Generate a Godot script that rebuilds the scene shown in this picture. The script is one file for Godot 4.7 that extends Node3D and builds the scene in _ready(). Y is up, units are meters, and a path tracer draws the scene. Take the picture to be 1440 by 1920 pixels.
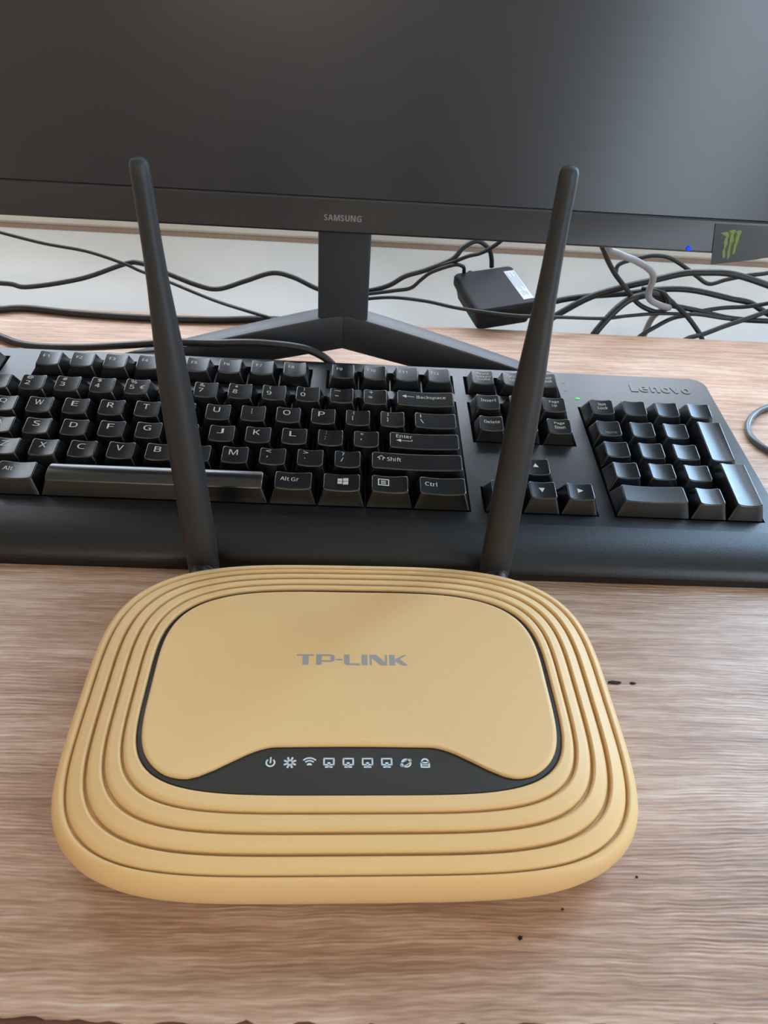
extends Node3D

const TILT := 3.5            # slope of the keyboard, degrees
const PITCH := 19.05         # key pitch, mm
const WALL_Z := -0.364        # face of the wall behind the desk, above the sloping apron

var mt := {}                 # materials by name
var caps := {}               # keycap meshes shared between alike keys
var font: SystemFont
var font_bold: SystemFont


func _ready() -> void:
	# ---- camera, sky, window light, exposure
	var cam := Camera3D.new()
	cam.name = "camera"
	cam.transform = Transform3D(Basis(Vector3(0.99821, 0.05819, 0.01344), Vector3(-0.03667, 0.77474, -0.63121), Vector3(-0.04714, 0.6296, 0.77549)).orthonormalized(), Vector3(0, 0.25106, 0.29323))
	cam.fov = 68.12
	cam.near = 0.02
	cam.far = 50.0
	var lens := CameraAttributesPhysical.new()
	lens.frustum_focal_length = 17.75
	lens.frustum_focus_distance = 0.36
	lens.exposure_aperture = 20.0
	lens.frustum_near = 0.02
	lens.frustum_far = 50.0
	cam.attributes = lens
	add_child(cam)
	cam.fov = 68.12
	cam.current = true

	var env := Environment.new()
	env.background_mode = Environment.BG_SKY
	var sky_mat := ProceduralSkyMaterial.new()
	sky_mat.sky_top_color = Color(0.72, 0.8, 0.9)
	sky_mat.sky_horizon_color = Color(0.86, 0.9, 0.95)
	sky_mat.ground_bottom_color = Color(0.35, 0.35, 0.33)
	sky_mat.ground_horizon_color = Color(0.6, 0.62, 0.62)
	sky_mat.energy_multiplier = 5.2
	var sky := Sky.new()
	sky.sky_material = sky_mat
	env.sky = sky
	env.tonemap_mode = Environment.TONE_MAPPER_LINEAR
	env.tonemap_exposure = 1.0
	env.sdfgi_enabled = true
	env.ssao_enabled = true
	env.ssil_enabled = true
	var we := WorldEnvironment.new()
	we.name = "world_environment"
	we.environment = env
	add_child(we)

	# overcast daylight entering by the two windows behind the desk, the balcony door on the right and the rear window
	daylight("window_daylight", Vector3(-0.09, 0.44, WALL_Z - 0.06), Vector3(0, PI, 0), Vector2(0.96, 0.68), Color(0.96, 0.98, 1.0), 0.92)
	daylight("tall_window_daylight", Vector3(0.88, 0.69, WALL_Z - 0.06), Vector3(0, PI, 0), Vector2(0.84, 1.22), Color(0.68, 0.85, 1.0), 3.8)
	daylight("balcony_door_daylight", Vector3(1.57, 0.3, 1.72), Vector3(0, PI / 2, 0), Vector2(1.1, 1.9), Color(0.84, 0.93, 1.0), 3.0)
	daylight("rear_window_daylight", Vector3(-0.5, 1.15, 3.37), Vector3(0, 0, 0), Vector2(1.1, 0.7), Color(1.0, 0.82, 0.6), 1.2)

	make_materials()
	build_room()
	build_desk()
	build_monitor()
	build_keyboard()
	build_router()
	build_adapter()
	build_cables()
	build_crumbs()


# ------------------------------------------------------------------ helpers
func daylight(called: String, at: Vector3, turn: Vector3, size: Vector2, tint: Color, energy: float) -> void:
	var l := AreaLight3D.new()
	l.name = called
	l.area_size = size
	l.light_color = tint
	l.light_energy = energy
	l.area_range = 12.0
	l.area_attenuation = 2.0
	l.shadow_enabled = true
	l.position = at
	l.rotation = turn
	add_child(l)


func mat(called: String, c: Color, rough: float, metal := 0.0, spec := 0.5) -> StandardMaterial3D:
	var m := StandardMaterial3D.new()
	m.resource_name = called
	m.albedo_color = c
	m.roughness = rough
	m.metallic = metal
	m.metallic_specular = spec
	mt[called] = m
	return m


func tag(o: Node, label: String, category := "", group := "", kind := "") -> void:
	if label: o.set_meta("label", label)
	if category: o.set_meta("category", category)
	if group: o.set_meta("group", group)
	if kind: o.set_meta("kind", kind)


func thing(called: String, label: String, category: String, at := Vector3.ZERO, turn := Vector3.ZERO, group := "") -> Node3D:
	var o := Node3D.new()
	o.name = called
	o.position = at
	o.rotation = turn
	tag(o, label, category, group)
	add_child(o, true)
	return o


func put(called: String, mesh: Mesh, m: Material, parent: Node = self, at := Vector3.ZERO, turn := Vector3.ZERO) -> MeshInstance3D:
	var o := MeshInstance3D.new()
	o.name = called
	o.mesh = mesh
	o.material_override = null
	if m:
		for i in mesh.get_surface_count():
			o.set_surface_override_material(i, m)
	o.position = at
	o.rotation = turn
	parent.add_child(o, true)
	return o


func struct(called: String, mesh: Mesh, m: Material, label: String, at := Vector3.ZERO) -> MeshInstance3D:
	var o := put(called, mesh, m, self, at)
	tag(o, label, "", "", "structure")
	return o


func tri(st: SurfaceTool, a: Vector3, b: Vector3, c: Vector3) -> void:
	st.add_vertex(a)
	st.add_vertex(b)
	st.add_vertex(c)


func quad(st: SurfaceTool, a: Vector3, b: Vector3, c: Vector3, d: Vector3) -> void:
	tri(st, a, b, c)
	tri(st, a, c, d)


func start() -> SurfaceTool:
	var st := SurfaceTool.new()
	st.begin(Mesh.PRIMITIVE_TRIANGLES)
	return st


func finish(st: SurfaceTool) -> ArrayMesh:
	st.generate_normals()
	return st.commit()


# closed rings of equal size, running from x towards z, joined bottom to top
func loft(st: SurfaceTool, rings: Array, cap_low := true, cap_high := true, groups: Array = []) -> void:
	var n: int = rings[0].size()
	for j in rings.size() - 1:
		st.set_smooth_group(groups[j] if j < groups.size() else 0)
		var lo: PackedVector3Array = rings[j]
		var hi: PackedVector3Array = rings[j + 1]
		for i in n:
			var k := (i + 1) % n
			if hi[i] != lo[i]:
				tri(st, hi[i], lo[i], lo[k])
			if hi[k] != lo[k]:
				tri(st, hi[i], lo[k], hi[k])
	for which in [0, 1]:
		if (which == 0 and not cap_low) or (which == 1 and not cap_high):
			continue
		st.set_smooth_group(20 + which)
		var r: PackedVector3Array = rings[0] if which == 0 else rings[rings.size() - 1]
		var mid := Vector3.ZERO
		for p in r:
			mid += p
		mid /= n
		for i in n:
			var k := (i + 1) % n
			if which == 0:
				tri(st, mid, r[k], r[i])
			else:
				tri(st, mid, r[i], r[k])


func rrect(hx: float, hz: float, r: float, y: float, cx := 0.0, cz := 0.0, seg := 4) -> PackedVector3Array:
	var out := PackedVector3Array()
	r = minf(r, minf(hx, hz))
	var sx := [1, -1, -1, 1]
	var sz := [1, 1, -1, -1]
	for q in 4:
		for i in seg + 1:
			var a := PI / 2 * (q + float(i) / seg)
			out.append(Vector3(cx + sx[q] * (hx - r) + r * cos(a), y, cz + sz[q] * (hz - r) + r * sin(a)))
	return out


func rbox(st: SurfaceTool, size: Vector3, at: Vector3, b := 0.001, seg := 3) -> void:
	var h := size / 2
	b = minf(b, minf(h.x, minf(h.y, h.z)) * 0.95)
	var rings := []
	for i in 3:
		var a := PI / 2 * i / 2.0
		var ins := b * (1.0 - sin(a))
		rings.append(rrect(h.x - ins, h.z - ins, maxf(b - ins, 0.00001) + b * 0.3, at.y - h.y + b * (1.0 - cos(a)), at.x, at.z, seg))
	for i in 3:
		var a := PI / 2 * (2 - i) / 2.0
		var ins := b * (1.0 - sin(a))
		rings.append(rrect(h.x - ins, h.z - ins, maxf(b - ins, 0.00001) + b * 0.3, at.y + h.y - b * (1.0 - cos(a)), at.x, at.z, seg))
	loft(st, rings, true, true, [1, 1, 2, 3, 3])


func box_mesh(size: Vector3, at := Vector3.ZERO, b := 0.001) -> ArrayMesh:
	var st := start()
	rbox(st, size, at, b)
	return finish(st)


func smooth_path(pts: Array, per := 8) -> PackedVector3Array:
	var out := PackedVector3Array()
	for i in pts.size() - 1:
		var a: Vector3 = pts[maxi(i - 1, 0)]
		var b: Vector3 = pts[i]
		var c: Vector3 = pts[i + 1]
		var d: Vector3 = pts[mini(i + 2, pts.size() - 1)]
		for k in per:
			out.append(b.cubic_interpolate(c, a, d, float(k) / per))
	out.append(pts[pts.size() - 1])
	return out


func tube(st: SurfaceTool, path: PackedVector3Array, r: float, seg := 10, flat := 1.0) -> void:
	var rings := []
	var n := Vector3.UP
	for i in path.size():
		var t := (path[mini(i + 1, path.size() - 1)] - path[maxi(i - 1, 0)]).normalized()
		if i == 0 and absf(t.dot(n)) > 0.9:
			n = Vector3.RIGHT
		n = (n - t * n.dot(t)).normalized()
		var b := n.cross(t)
		var ring := PackedVector3Array()
		for k in seg:
			var a := TAU * k / seg
			ring.append(path[i] + n * cos(a) * r * flat + b * sin(a) * r)
		rings.append(ring)
	loft(st, rings)


func mm(list: Array) -> Array:
	var out := []
	for p in list:
		out.append(Vector3(p[0], p[1], p[2]) * 0.001)
	return out


func lathe(st: SurfaceTool, prof: Array, seg := 28, sx := 1.0, sz := 1.0, at := Vector3.ZERO, groups: Array = []) -> void:
	var rings := []
	for p in prof:
		var ring := PackedVector3Array()
		for k in seg:
			var a := TAU * k / seg
			ring.append(at + Vector3(cos(a) * p[0] * sx, p[1], sin(a) * p[0] * sz))
		rings.append(ring)
	loft(st, rings, true, true, groups)


# flat print: polygons in the x-z plane, facing up
func print_mesh(polys: Array, y := 0.0) -> ArrayMesh:
	var st := start()
	for poly in polys:
		var idx := Geometry2D.triangulate_polygon(poly)
		for i in range(0, idx.size(), 3):
			var a: Vector2 = poly[idx[i]]
			var b: Vector2 = poly[idx[i + 1]]
			var c: Vector2 = poly[idx[i + 2]]
			if (b - a).cross(c - a) < 0.0:
				var s := b
				b = c
				c = s
			tri(st, Vector3(a.x, y, a.y), Vector3(b.x, y, b.y), Vector3(c.x, y, c.y))
	return finish(st)


func stroke(pts: Array, w: float) -> Array:
	var out := []
	for i in pts.size() - 1:
		var a: Vector2 = pts[i]
		var b: Vector2 = pts[i + 1]
		var n := (b - a).normalized().orthogonal() * w / 2
		var e := (b - a).normalized() * w * 0.25
		out.append(PackedVector2Array([a - n - e, b - n + e, b + n + e, a + n - e]))
	return out


func arc(c: Vector2, r: float, a0: float, a1: float, w: float, n := 16) -> Array:
	var out := []
	for i in n:
		var p := deg_to_rad(lerpf(a0, a1, float(i) / n))
		var q := deg_to_rad(lerpf(a0, a1, float(i + 1) / n))
		out.append(PackedVector2Array([c + Vector2(cos(p), sin(p)) * (r - w / 2), c + Vector2(cos(p), sin(p)) * (r + w / 2), c + Vector2(cos(q), sin(q)) * (r + w / 2), c + Vector2(cos(q), sin(q)) * (r - w / 2)]))
	return out


# lettering lying in the x-y plane of its own node, h high and (if given) w wide
func text(called: String, s: String, h: float, w: float, m: Material, parent: Node, at: Vector3, turn: Vector3, bold := false, depth := 0.00002, left := false) -> MeshInstance3D:
	var t := TextMesh.new()
	t.text = s
	t.font = font_bold if bold else font
	t.font_size = 32
	t.pixel_size = 0.01
	t.depth = 0.4
	t.curve_step = 1.0
	t.horizontal_alignment = HORIZONTAL_ALIGNMENT_CENTER
	var box := t.get_aabb()
	var sy := h / maxf(box.size.y, 0.0001)
	var sx := w / maxf(box.size.x, 0.0001) if w > 0 else sy
	var st := start()
	var arrays := t.get_mesh_arrays()
	var v: PackedVector3Array = arrays[Mesh.ARRAY_VERTEX]
	var ix: PackedInt32Array = arrays[Mesh.ARRAY_INDEX]
	st.set_smooth_group(-1)
	var shift := box.position + box.size / 2
	if left:
		shift.x = box.position.x
	for i in ix:
		var p := (v[i] - shift) * Vector3(sx, sy, 0)
		p.z = depth if v[i].z > 0.0 else 0.0
		st.add_vertex(p)
	return put(called, finish(st), m, parent, at, turn)


func make_materials() -> void:
	font = SystemFont.new()
	font.font_names = PackedStringArray(["Droid Sans"])
	font_bold = SystemFont.new()
	font_bold.font_names = PackedStringArray(["Droid Sans"])
	font_bold.font_weight = 700
	var g := NoiseTexture2D.new()
	var fn := FastNoiseLite.new()
	fn.seed = 5
	fn.frequency = 0.22
	g.noise = fn
	g.width = 256
	g.height = 256
	g.seamless = true
	g.as_normal_map = true
	g.bump_strength = 1.2
	for a in [["router_cream", Color(0.87, 0.71, 0.485), 0.5], ["black_case", Color(0.042, 0.043, 0.054), 0.37], ["key_black", Color(0.026, 0.028, 0.036), 0.26], ["antenna_black", Color(0.13, 0.132, 0.145), 0.5]]:
		var m := mat(a[0], a[1], a[2])
		m.normal_enabled = true
		m.normal_texture = g
		m.normal_scale = 0.12
		m.uv1_triplanar = true
		m.uv1_scale = Vector3.ONE * 22.0
	mt["black_case"].normal_scale = 0.3
	mt["black_case"].metallic_specular = 0.5
	mt["key_black"].metallic_specular = 0.64
	mat("indicator_black", Color(0.11, 0.1, 0.085), 0.3)
	mat("print_white", Color(0.82, 0.86, 0.88), 0.5)
	mat("print_grey", Color(0.6, 0.575, 0.55), 0.4)
	mat("legend", Color(0.74, 0.74, 0.68), 0.5)
	mat("legend_dim", Color(0.42, 0.44, 0.45), 0.5)
	mat("logo_dark", Color(0.07, 0.07, 0.075), 0.35)
	mat("monitor_black", Color(0.095, 0.105, 0.135), 0.32, 0.0, 0.62)
	mat("screen", Color(0.085, 0.1, 0.14), 0.29, 0.0, 0.61)
	mat("stand_black", Color(0.165, 0.17, 0.19), 0.5)
	mat("monitor_logo", Color(0.5, 0.48, 0.5), 0.4)
	mat("cable_black", Color(0.1, 0.105, 0.11), 0.45)
	mat("cable_grey", Color(0.55, 0.55, 0.57), 0.45)
	mat("cord_grey", Color(0.3, 0.33, 0.36), 0.3)
	mat("adapter_black", Color(0.1, 0.1, 0.115), 0.6, 0.0, 0.35)
	mat("sticker_dark", Color(0.1, 0.115, 0.14), 0.33, 0.0, 0.6)
	mat("claw_green", Color(0.46, 0.55, 0.3), 0.6)
	mat("label_white", Color(0.72, 0.74, 0.78), 0.5)
	mat("label_print", Color(0.35, 0.36, 0.4), 0.6)
	mat("metal", Color(0.7, 0.7, 0.72), 0.25, 1.0)
	mat("wall_white", Color(0.965, 0.975, 0.985), 0.4)
	mat("wall_cream", Color(0.86, 0.8, 0.7), 0.9)
	mat("ceiling_white", Color(0.9, 0.88, 0.85), 0.9)
	mat("floor_wood", Color(0.5, 0.38, 0.27), 0.6)
	mat("frame_white", Color(0.9, 0.885, 0.85), 0.35)
	mat("groove_dirt", Color(0.66, 0.57, 0.51), 0.9)
	mat("core_brown", Color(0.36, 0.25, 0.18), 0.95)
	mat("band_beige", Color(0.72, 0.56, 0.4), 0.6)
	mat("crumb_dark", Color(0.16, 0.12, 0.1), 0.9)
	var led := mat("led_blue", Color(0.02, 0.1, 0.9), 0.4)
	led.emission_enabled = true
	led.emission = Color(0.03, 0.22, 1.0)
	led.emission_energy_multiplier = 0.9
	var lg := mat("led_green", Color(0.1, 0.8, 0.2), 0.4)
	lg.emission_enabled = true
	lg.emission = Color(0.1, 0.9, 0.25)
	lg.emission_energy_multiplier = 0.7
	var glass := mat("pane_glass", Color(1, 1, 1, 0.04), 0.02)
	glass.transparency = BaseMaterial3D.TRANSPARENCY_ALPHA
	wood()


func wood() -> void:
	var w := 840
	var h := 1840
	var n := FastNoiseLite.new()
	n.seed = 11
	n.noise_type = FastNoiseLite.TYPE_SIMPLEX_SMOOTH
	n.frequency = 1.0
	n.fractal_type = FastNoiseLite.FRACTAL_NONE
	var a := PackedByteArray()
	a.resize(w * h * 3)
	var b := PackedByteArray()
	b.resize(w * h)
	var dark := Vector3(132, 98, 73)
	var mid := Vector3(178, 141, 116)
	var pale := Vector3(210, 186, 168)
	for j in h:
		var z := j * 0.25
		for i in w:
			var x := i * 1.5
			var zz := z + 2.2 * n.get_noise_2d(x * 0.006, z * 0.012) + 0.35 * n.get_noise_2d(x * 0.05, z * 0.09)
			var n1 := n.get_noise_2d(x * 0.0035, zz * 0.028)
			var n2 := n.get_noise_2d(x * 0.014 + 50.0, zz * 0.22)
			var n3 := n.get_noise_2d(x * 0.03 + 90.0, zz * 0.85)
			var n4 := n.get_noise_2d(x * 0.11 + 20.0, zz * 1.5 + 400.0)
			var t := clampf(0.5 + 0.2 * n1 + 0.2 * n2 + 0.2 * n3 + 0.16 * n4, 0.0, 1.0)
			var c := dark.lerp(mid, t * 2.0) if t < 0.5 else mid.lerp(pale, t * 2.0 - 1.0)
			var k := (j * w + i)
			a[k * 3] = int(c.x)
			a[k * 3 + 1] = int(c.y)
			a[k * 3 + 2] = int(c.z)
			b[k] = int(127.0 + 45.0 * n3 + 20.0 * n4 + 32.0 * sin(zz * 4.3 + 3.0 * n2 + 2.0 * n1))
	var m := mat("desk_laminate", Color.WHITE, 0.42)
	m.albedo_texture = ImageTexture.create_from_image(Image.create_from_data(w, h, false, Image.FORMAT_RGB8, a))
	m.heightmap_enabled = true
	m.heightmap_texture = ImageTexture.create_from_image(Image.create_from_data(w, h, false, Image.FORMAT_L8, b))
	m.heightmap_scale = 0.026


# ------------------------------------------------------------------ the room
func build_room() -> void:
	var left := -1.6
	var right := 1.55
	var rear := 3.35
	var low := -0.74
	var high := 1.75
	var wz := WALL_Z
	var mid := (rear + wz) / 2
	var long := rear - wz
	struct("floor", box_mesh(Vector3(3.6, 0.1, long + 0.6), Vector3(0, low - 0.05, mid), 0.002), mt["floor_wood"], "wooden floor below the desk")
	struct("ceiling", box_mesh(Vector3(3.6, 0.1, long + 0.6), Vector3(0, high + 0.05, mid), 0.002), mt["ceiling_white"], "white ceiling of the room")
	# wall behind the desk: white apron under two windows side by side
	var st := start()
	var ends := []
	for x in [-1.7, 1.7]:
		var ring := PackedVector3Array()
		for q in [[-0.30, low], [-0.30, -0.036], [-0.3005, -0.0345], [-0.362, 0.0147], [wz - 0.16, 0.0147], [wz - 0.16, low]]:
			ring.append(Vector3(x, q[1], q[0]))
		ends.append(ring)
	loft(st, ends, true, true, [-1])
	slab(st, -0.62, 0.44, 0.83, 1.36, wz - 0.16, wz)
	slab(st, -1.7, 1.7, 1.36, high, wz - 0.16, wz)
	slab(st, -1.7, -0.62, 0.0147, 1.36, wz - 0.16, wz)
	slab(st, 1.34, 1.7, 0.0147, 1.36, wz - 0.16, wz)
	struct("wall_back", finish(st), mt["wall_white"], "smooth white wall panel behind the desk under the window frame")
	window(1, Vector3(-0.09, 0.0167, wz - 0.03), 1.055, 0.812, 0.0, "white window frame above the dirty groove behind the monitor")
	window(4, Vector3(0.89, 0.0167, wz - 0.03), 0.9, 1.342, 0.0, "tall white window beyond the right side of the monitor")
	st = start()
	slab(st, left - 0.1, left, low, high, wz - 0.1, rear + 0.1)
	struct("wall_left", finish(st), mt["wall_cream"], "cream wall on the left of the room")
	st = start()
	slab(st, right, right + 0.16, low, high, wz - 0.1, 1.12)
	slab(st, right, right + 0.16, low, high, 2.32, rear + 0.1)
	slab(st, right, right + 0.16, 1.3, high, 1.12, 2.32)
	struct("wall_right", finish(st), mt["wall_cream"], "cream wall on the right with a balcony door")
	window(2, Vector3(right + 0.05, low, 1.72), 1.2, 1.3 - low, PI / 2, "glazed balcony door in the right wall of the room")
	st = start()
	slab(st, -1.7, 1.7, low, 0.75, rear, rear + 0.16)
	slab(st, -1.7, 1.7, 1.55, high, rear, rear + 0.16)
	slab(st, -1.7, -1.1, 0.75, 1.55, rear, rear + 0.16)
	slab(st, 0.1, 1.7, 0.75, 1.55, rear, rear + 0.16)
	struct("wall_rear", finish(st), mt["wall_cream"], "cream wall behind the camera with a window")
	window(3, Vector3(-0.5, 0.75, rear + 0.06), 1.2, 0.8, 0.0, "window in the wall behind the camera")


func slab(st: SurfaceTool, xa: float, xb: float, ya: float, yb: float, za: float, zb: float) -> void:
	rbox(st, Vector3(xb - xa, yb - ya, zb - za), Vector3(xa + xb, ya + yb, za + zb) / 2, 0.0012)


func window(n: int, at: Vector3, w: float, h: float, turn: float, label: String) -> void:
	var root := Node3D.new()
	root.name = "window_%d" % n
	root.position = at
	root.rotation.y = turn
	tag(root, label, "", "", "structure")
	add_child(root)
	var f := 0.045
	var st := start()
	var lowest := 0.075 if n == 1 else f
	rbox(st, Vector3(w, lowest, 0.06), Vector3(0, lowest / 2, 0), 0.004)
	put("bottom_rail", finish(st), mt["frame_white"], root)
	st = start()
	rbox(st, Vector3(w, f, 0.06), Vector3(0, h - f / 2, 0), 0.004)
	put("top_rail", finish(st), mt["frame_white"], root)
	for s in [-1, 0, 1]:
		st = start()
		rbox(st, Vector3(f, h - 2 * f, 0.055), Vector3(s * (w / 2 - f / 2), h / 2, 0), 0.004)
		put("stile", finish(st), mt["frame_white"], root)
	for s in [-1, 1]:
		st = start()
		rbox(st, Vector3(w / 2 - f * 1.5, h - 2 * f, 0.004), Vector3(s * w / 4, h / 2, -0.015), 0.0005)
		put("pane", finish(st), mt["pane_glass"], root)
	if n == 1 or n == 4:
		st = start()
		rbox(st, Vector3(w, 0.0034, 0.05), Vector3(0, -0.0003, 0.0062), 0.0003)
		put("groove", finish(st), mt["groove_dirt"], root)


# ------------------------------------------------------------------ the desk
func build_desk() -> void:
	var d := thing("desk", "wood-effect laminate desk with pale streaked grain and a chipped front edge", "desk", Vector3(0, 0, 0))
	var x0 := -0.5
	var x1 := 0.75
	var zb := -0.242
	var n := FastNoiseLite.new()
	n.seed = 3
	n.frequency = 0.045
	n.fractal_octaves = 4
	# laminate sheet with a ragged front edge
	var st := start()
	var edge := PackedVector2Array()
	var steps := 420
	for i in steps + 1:
		var x := lerpf(x0, x1, float(i) / steps)
		var mmx := x * 1000.0
		var r := n.get_noise_1d(mmx * 2.2) * 1.5 + n.get_noise_1d(mmx * 9.0 + 300.0) * 0.7
		var base := 217.4 - 1.6 * clampf((-55.0 - mmx) / 30.0, 0.0, 1.0)
		edge.append(Vector2(x, (base + minf(r, 0.5)) * 0.001))
	var uv := func(x: float, z: float) -> Vector2: return Vector2((x - x0) / (x1 - x0), (z - zb) / 0.4615)
	for i in steps:
		var a := edge[i]
		var b := edge[i + 1]
		var q := [Vector3(a.x, 0, zb), Vector3(b.x, 0, zb), Vector3(b.x, 0, b.y), Vector3(a.x, 0, a.y)]
		var lo := [q[3] - Vector3(0, 0.0009, 0), q[2] - Vector3(0, 0.0009, 0)]
		for k in [0, 1, 2, 0, 2, 3]:
			st.set_uv(uv.call(q[k].x, q[k].z))
			st.set_normal(Vector3.UP)
			st.add_vertex(q[k])
		var nf := Vector3(b.y - a.y, 0, -(b.x - a.x)).normalized() * -1.0
		for p in [q[3], q[2], lo[1], q[3], lo[1], lo[0]]:
			st.set_uv(uv.call(p.x, p.z - 0.001))
			st.set_normal(nf)
			st.add_vertex(p)
	st.generate_tangents()
	put("laminate_top", st.commit(), mt["desk_laminate"], d)
	st = start()
	rbox(st, Vector3(x1 - x0, 0.021, 0.4592), Vector3((x0 + x1) / 2, -0.0114, zb + 0.2296), 0.0006)
	put("chipboard_core", finish(st), mt["core_brown"], d)
	st = start()
	rbox(st, Vector3(x1 - x0, 0.0195, 0.0016), Vector3((x0 + x1) / 2, -0.0121, zb + 0.46), 0.0006)
	put("front_edge_band", finish(st), mt["band_beige"], d)
	st = start()
	rbox(st, Vector3(x1 - x0, 0.0208, 0.0008), Vector3((x0 + x1) / 2, -0.0107, zb - 0.0004), 0.0003)
	put("back_edge_band", finish(st), mt["frame_white"], d)
	for x in [x0 + 0.02, x1 - 0.02]:
		st = start()
		rbox(st, Vector3(0.02, 0.716, 0.42), Vector3(x, -0.38, -0.015), 0.001)
		put("side_panel", finish(st), mt["band_beige"], d)


# ------------------------------------------------------------------ the monitor
func build_monitor() -> void:
	var cx := -0.008
	var d := thing("monitor", "black flat monitor on a V-shaped stand, screen off and reflecting grey daylight", "monitor", Vector3(cx, 0, -0.158))
	var w := 0.52
	var y0 := 0.098
	var y1 := 0.416
	var f := 0.008           # front plane of the bezel, from the node
	var st := start()
	# housing behind the bezel
	rbox(st, Vector3(w - 0.004, y1 - y0 - 0.004, 0.012), Vector3(0, (y0 + y1) / 2, f - 0.0105), 0.003)
	rbox(st, Vector3(w * 0.62, 0.2, 0.026), Vector3(0, 0.25, f - 0.026), 0.01)
	put("housing", finish(st), mt["monitor_black"], d)
	st = start()
	rbox(st, Vector3(w, 0.0195, 0.0085), Vector3(0, y0 + 0.00975, f - 0.00425), 0.0012)
	put("bottom_bezel", finish(st), mt["monitor_black"], d)
	st = start()
	rbox(st, Vector3(w, 0.007, 0.0085), Vector3(0, y1 - 0.0035, f - 0.00425), 0.0012)
	put("top_bezel", finish(st), mt["monitor_black"], d)
	for s in [-1, 1]:
		st = start()
		rbox(st, Vector3(0.007, y1 - y0 - 0.0265, 0.0085), Vector3(s * (w / 2 - 0.0035), (y0 + 0.0195 + y1 - 0.007) / 2, f - 0.00425), 0.001)
		put("side_bezel", finish(st), mt["monitor_black"], d)
	st = start()
	rbox(st, Vector3(w - 0.014, y1 - y0 - 0.0265, 0.003), Vector3(0, (y0 + 0.0195 + y1 - 0.007) / 2, f - 0.0027), 0.0003)
	put("screen", finish(st), mt["screen"], d)
	var t := text("brand_lettering", "SAMSUNG", 0.0034, 0.0215, mt["monitor_logo"], d, Vector3(-0.0013, 0.1067, f + 0.00005), Vector3.ZERO, true)
	tag(t, "grey brand lettering on the bottom bezel")
	st = start()
	lathe(st, [[0.0015, 0.0], [0.0015, 0.0006], [0.0011, 0.0009]], 16)
	var led := put("power_light", finish(st), mt["led_blue"], d, Vector3(0.2032, 0.1003, f - 0.0003), Vector3(PI / 2, 0, 0))
	tag(led, "small blue power light on the bottom bezel")
	# dark sticker that hangs over the lower edge, with three green claw marks
	st = start()
	var out := PackedVector2Array()
	for p in [[2068, 1150], [2112, 918], [2378, 961], [2420, 972], [2500, 980], [2515, 1000], [2515, 1150]]:
		out.append(Vector2((p[0] * 0.1 + 8.0) * 0.001, p[1] * 0.1 * 0.001))
	var idx := Geometry2D.triangulate_polygon(out)
	var zf := f + 0.0004
	st.set_smooth_group(-1)
	for i in range(0, idx.size(), 3):
		var a := out[idx[i]]
		var b := out[idx[i + 1]]
		var c := out[idx[i + 2]]
		if (b - a).cross(c - a) > 0.0:
			var sw := b
			b = c
			c = sw
		tri(st, Vector3(a.x, a.y, zf), Vector3(b.x, b.y, zf), Vector3(c.x, c.y, zf))
		tri(st, Vector3(a.x, a.y, f + 0.0001), Vector3(c.x, c.y, f + 0.0001), Vector3(b.x, b.y, f + 0.0001))
	for i in out.size():
		var a := out[i]
		var b := out[(i + 1) % out.size()]
		quad(st, Vector3(a.x, a.y, zf), Vector3(b.x, b.y, zf), Vector3(b.x, b.y, f + 0.0001), Vector3(a.x, a.y, f + 0.0001))
	var sticker := put("sticker", finish(st), mt["sticker_dark"], d)
	tag(sticker, "dark sticker with three green claw marks overhanging the bezel")
	var claws := [
		[[211.4, 110.2], [214.8, 110.9], [217.2, 110.6], [216.6, 107.5], [217.3, 104.2], [216.8, 101.0], [218.2, 96.8], [217.2, 95.6], [215.7, 99.5], [216.0, 102.0], [214.9, 105.0], [215.3, 108.4]],
		[[215.6, 111.6], [219.3, 112.5], [220.2, 112.0], [219.4, 109.5], [220.6, 106.0], [219.6, 101.8], [220.9, 97.0], [219.8, 95.0], [218.6, 100.0], [218.9, 103.4], [217.9, 106.5], [218.1, 110.4]],
		[[219.8, 111.4], [222.6, 112.4], [223.9, 111.6], [223.0, 109.0], [223.5, 105.8], [222.9, 102.5], [223.4, 99.0], [222.2, 98.2], [221.6, 102.0], [222.0, 105.4], [221.3, 108.0], [221.6, 110.2]]]
	for c in claws:
		var poly := PackedVector2Array()
		for p in c:
			poly.append(Vector2((p[0] + 8.0 + (p[1] - 104.0) * -0.02) * 0.001, p[1] * 0.001))
		st = start()
		st.set_smooth_group(-1)
		var ci := Geometry2D.triangulate_polygon(poly)
		for i in range(0, ci.size(), 3):
			var a := poly[ci[i]]
			var b := poly[ci[i + 1]]
			var e := poly[ci[i + 2]]
			if (b - a).cross(e - a) > 0.0:
				var sw := b
				b = e
				e = sw
			tri(st, Vector3(a.x, a.y, zf + 0.00006), Vector3(b.x, b.y, zf + 0.00006), Vector3(e.x, e.y, zf + 0.00006))
		put("claw_mark", finish(st), mt["claw_green"], sticker)
	var tilt := Transform3D(Basis(), Vector3(0, y0, f)) * Transform3D(Basis(Vector3.RIGHT, deg_to_rad(-4.0)), Vector3.ZERO) * Transform3D(Basis(), Vector3(0, -y0, -f))
	for c in d.get_children():
		c.transform = tilt * c.transform
	# neck and the two legs of the V
	st = start()
	rbox(st, Vector3(0.0315, 0.155, 0.017), Vector3(0, 0.0205 + 0.0775, -0.0085), 0.0012)
	put("neck", finish(st), mt["stand_black"], d)
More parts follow.
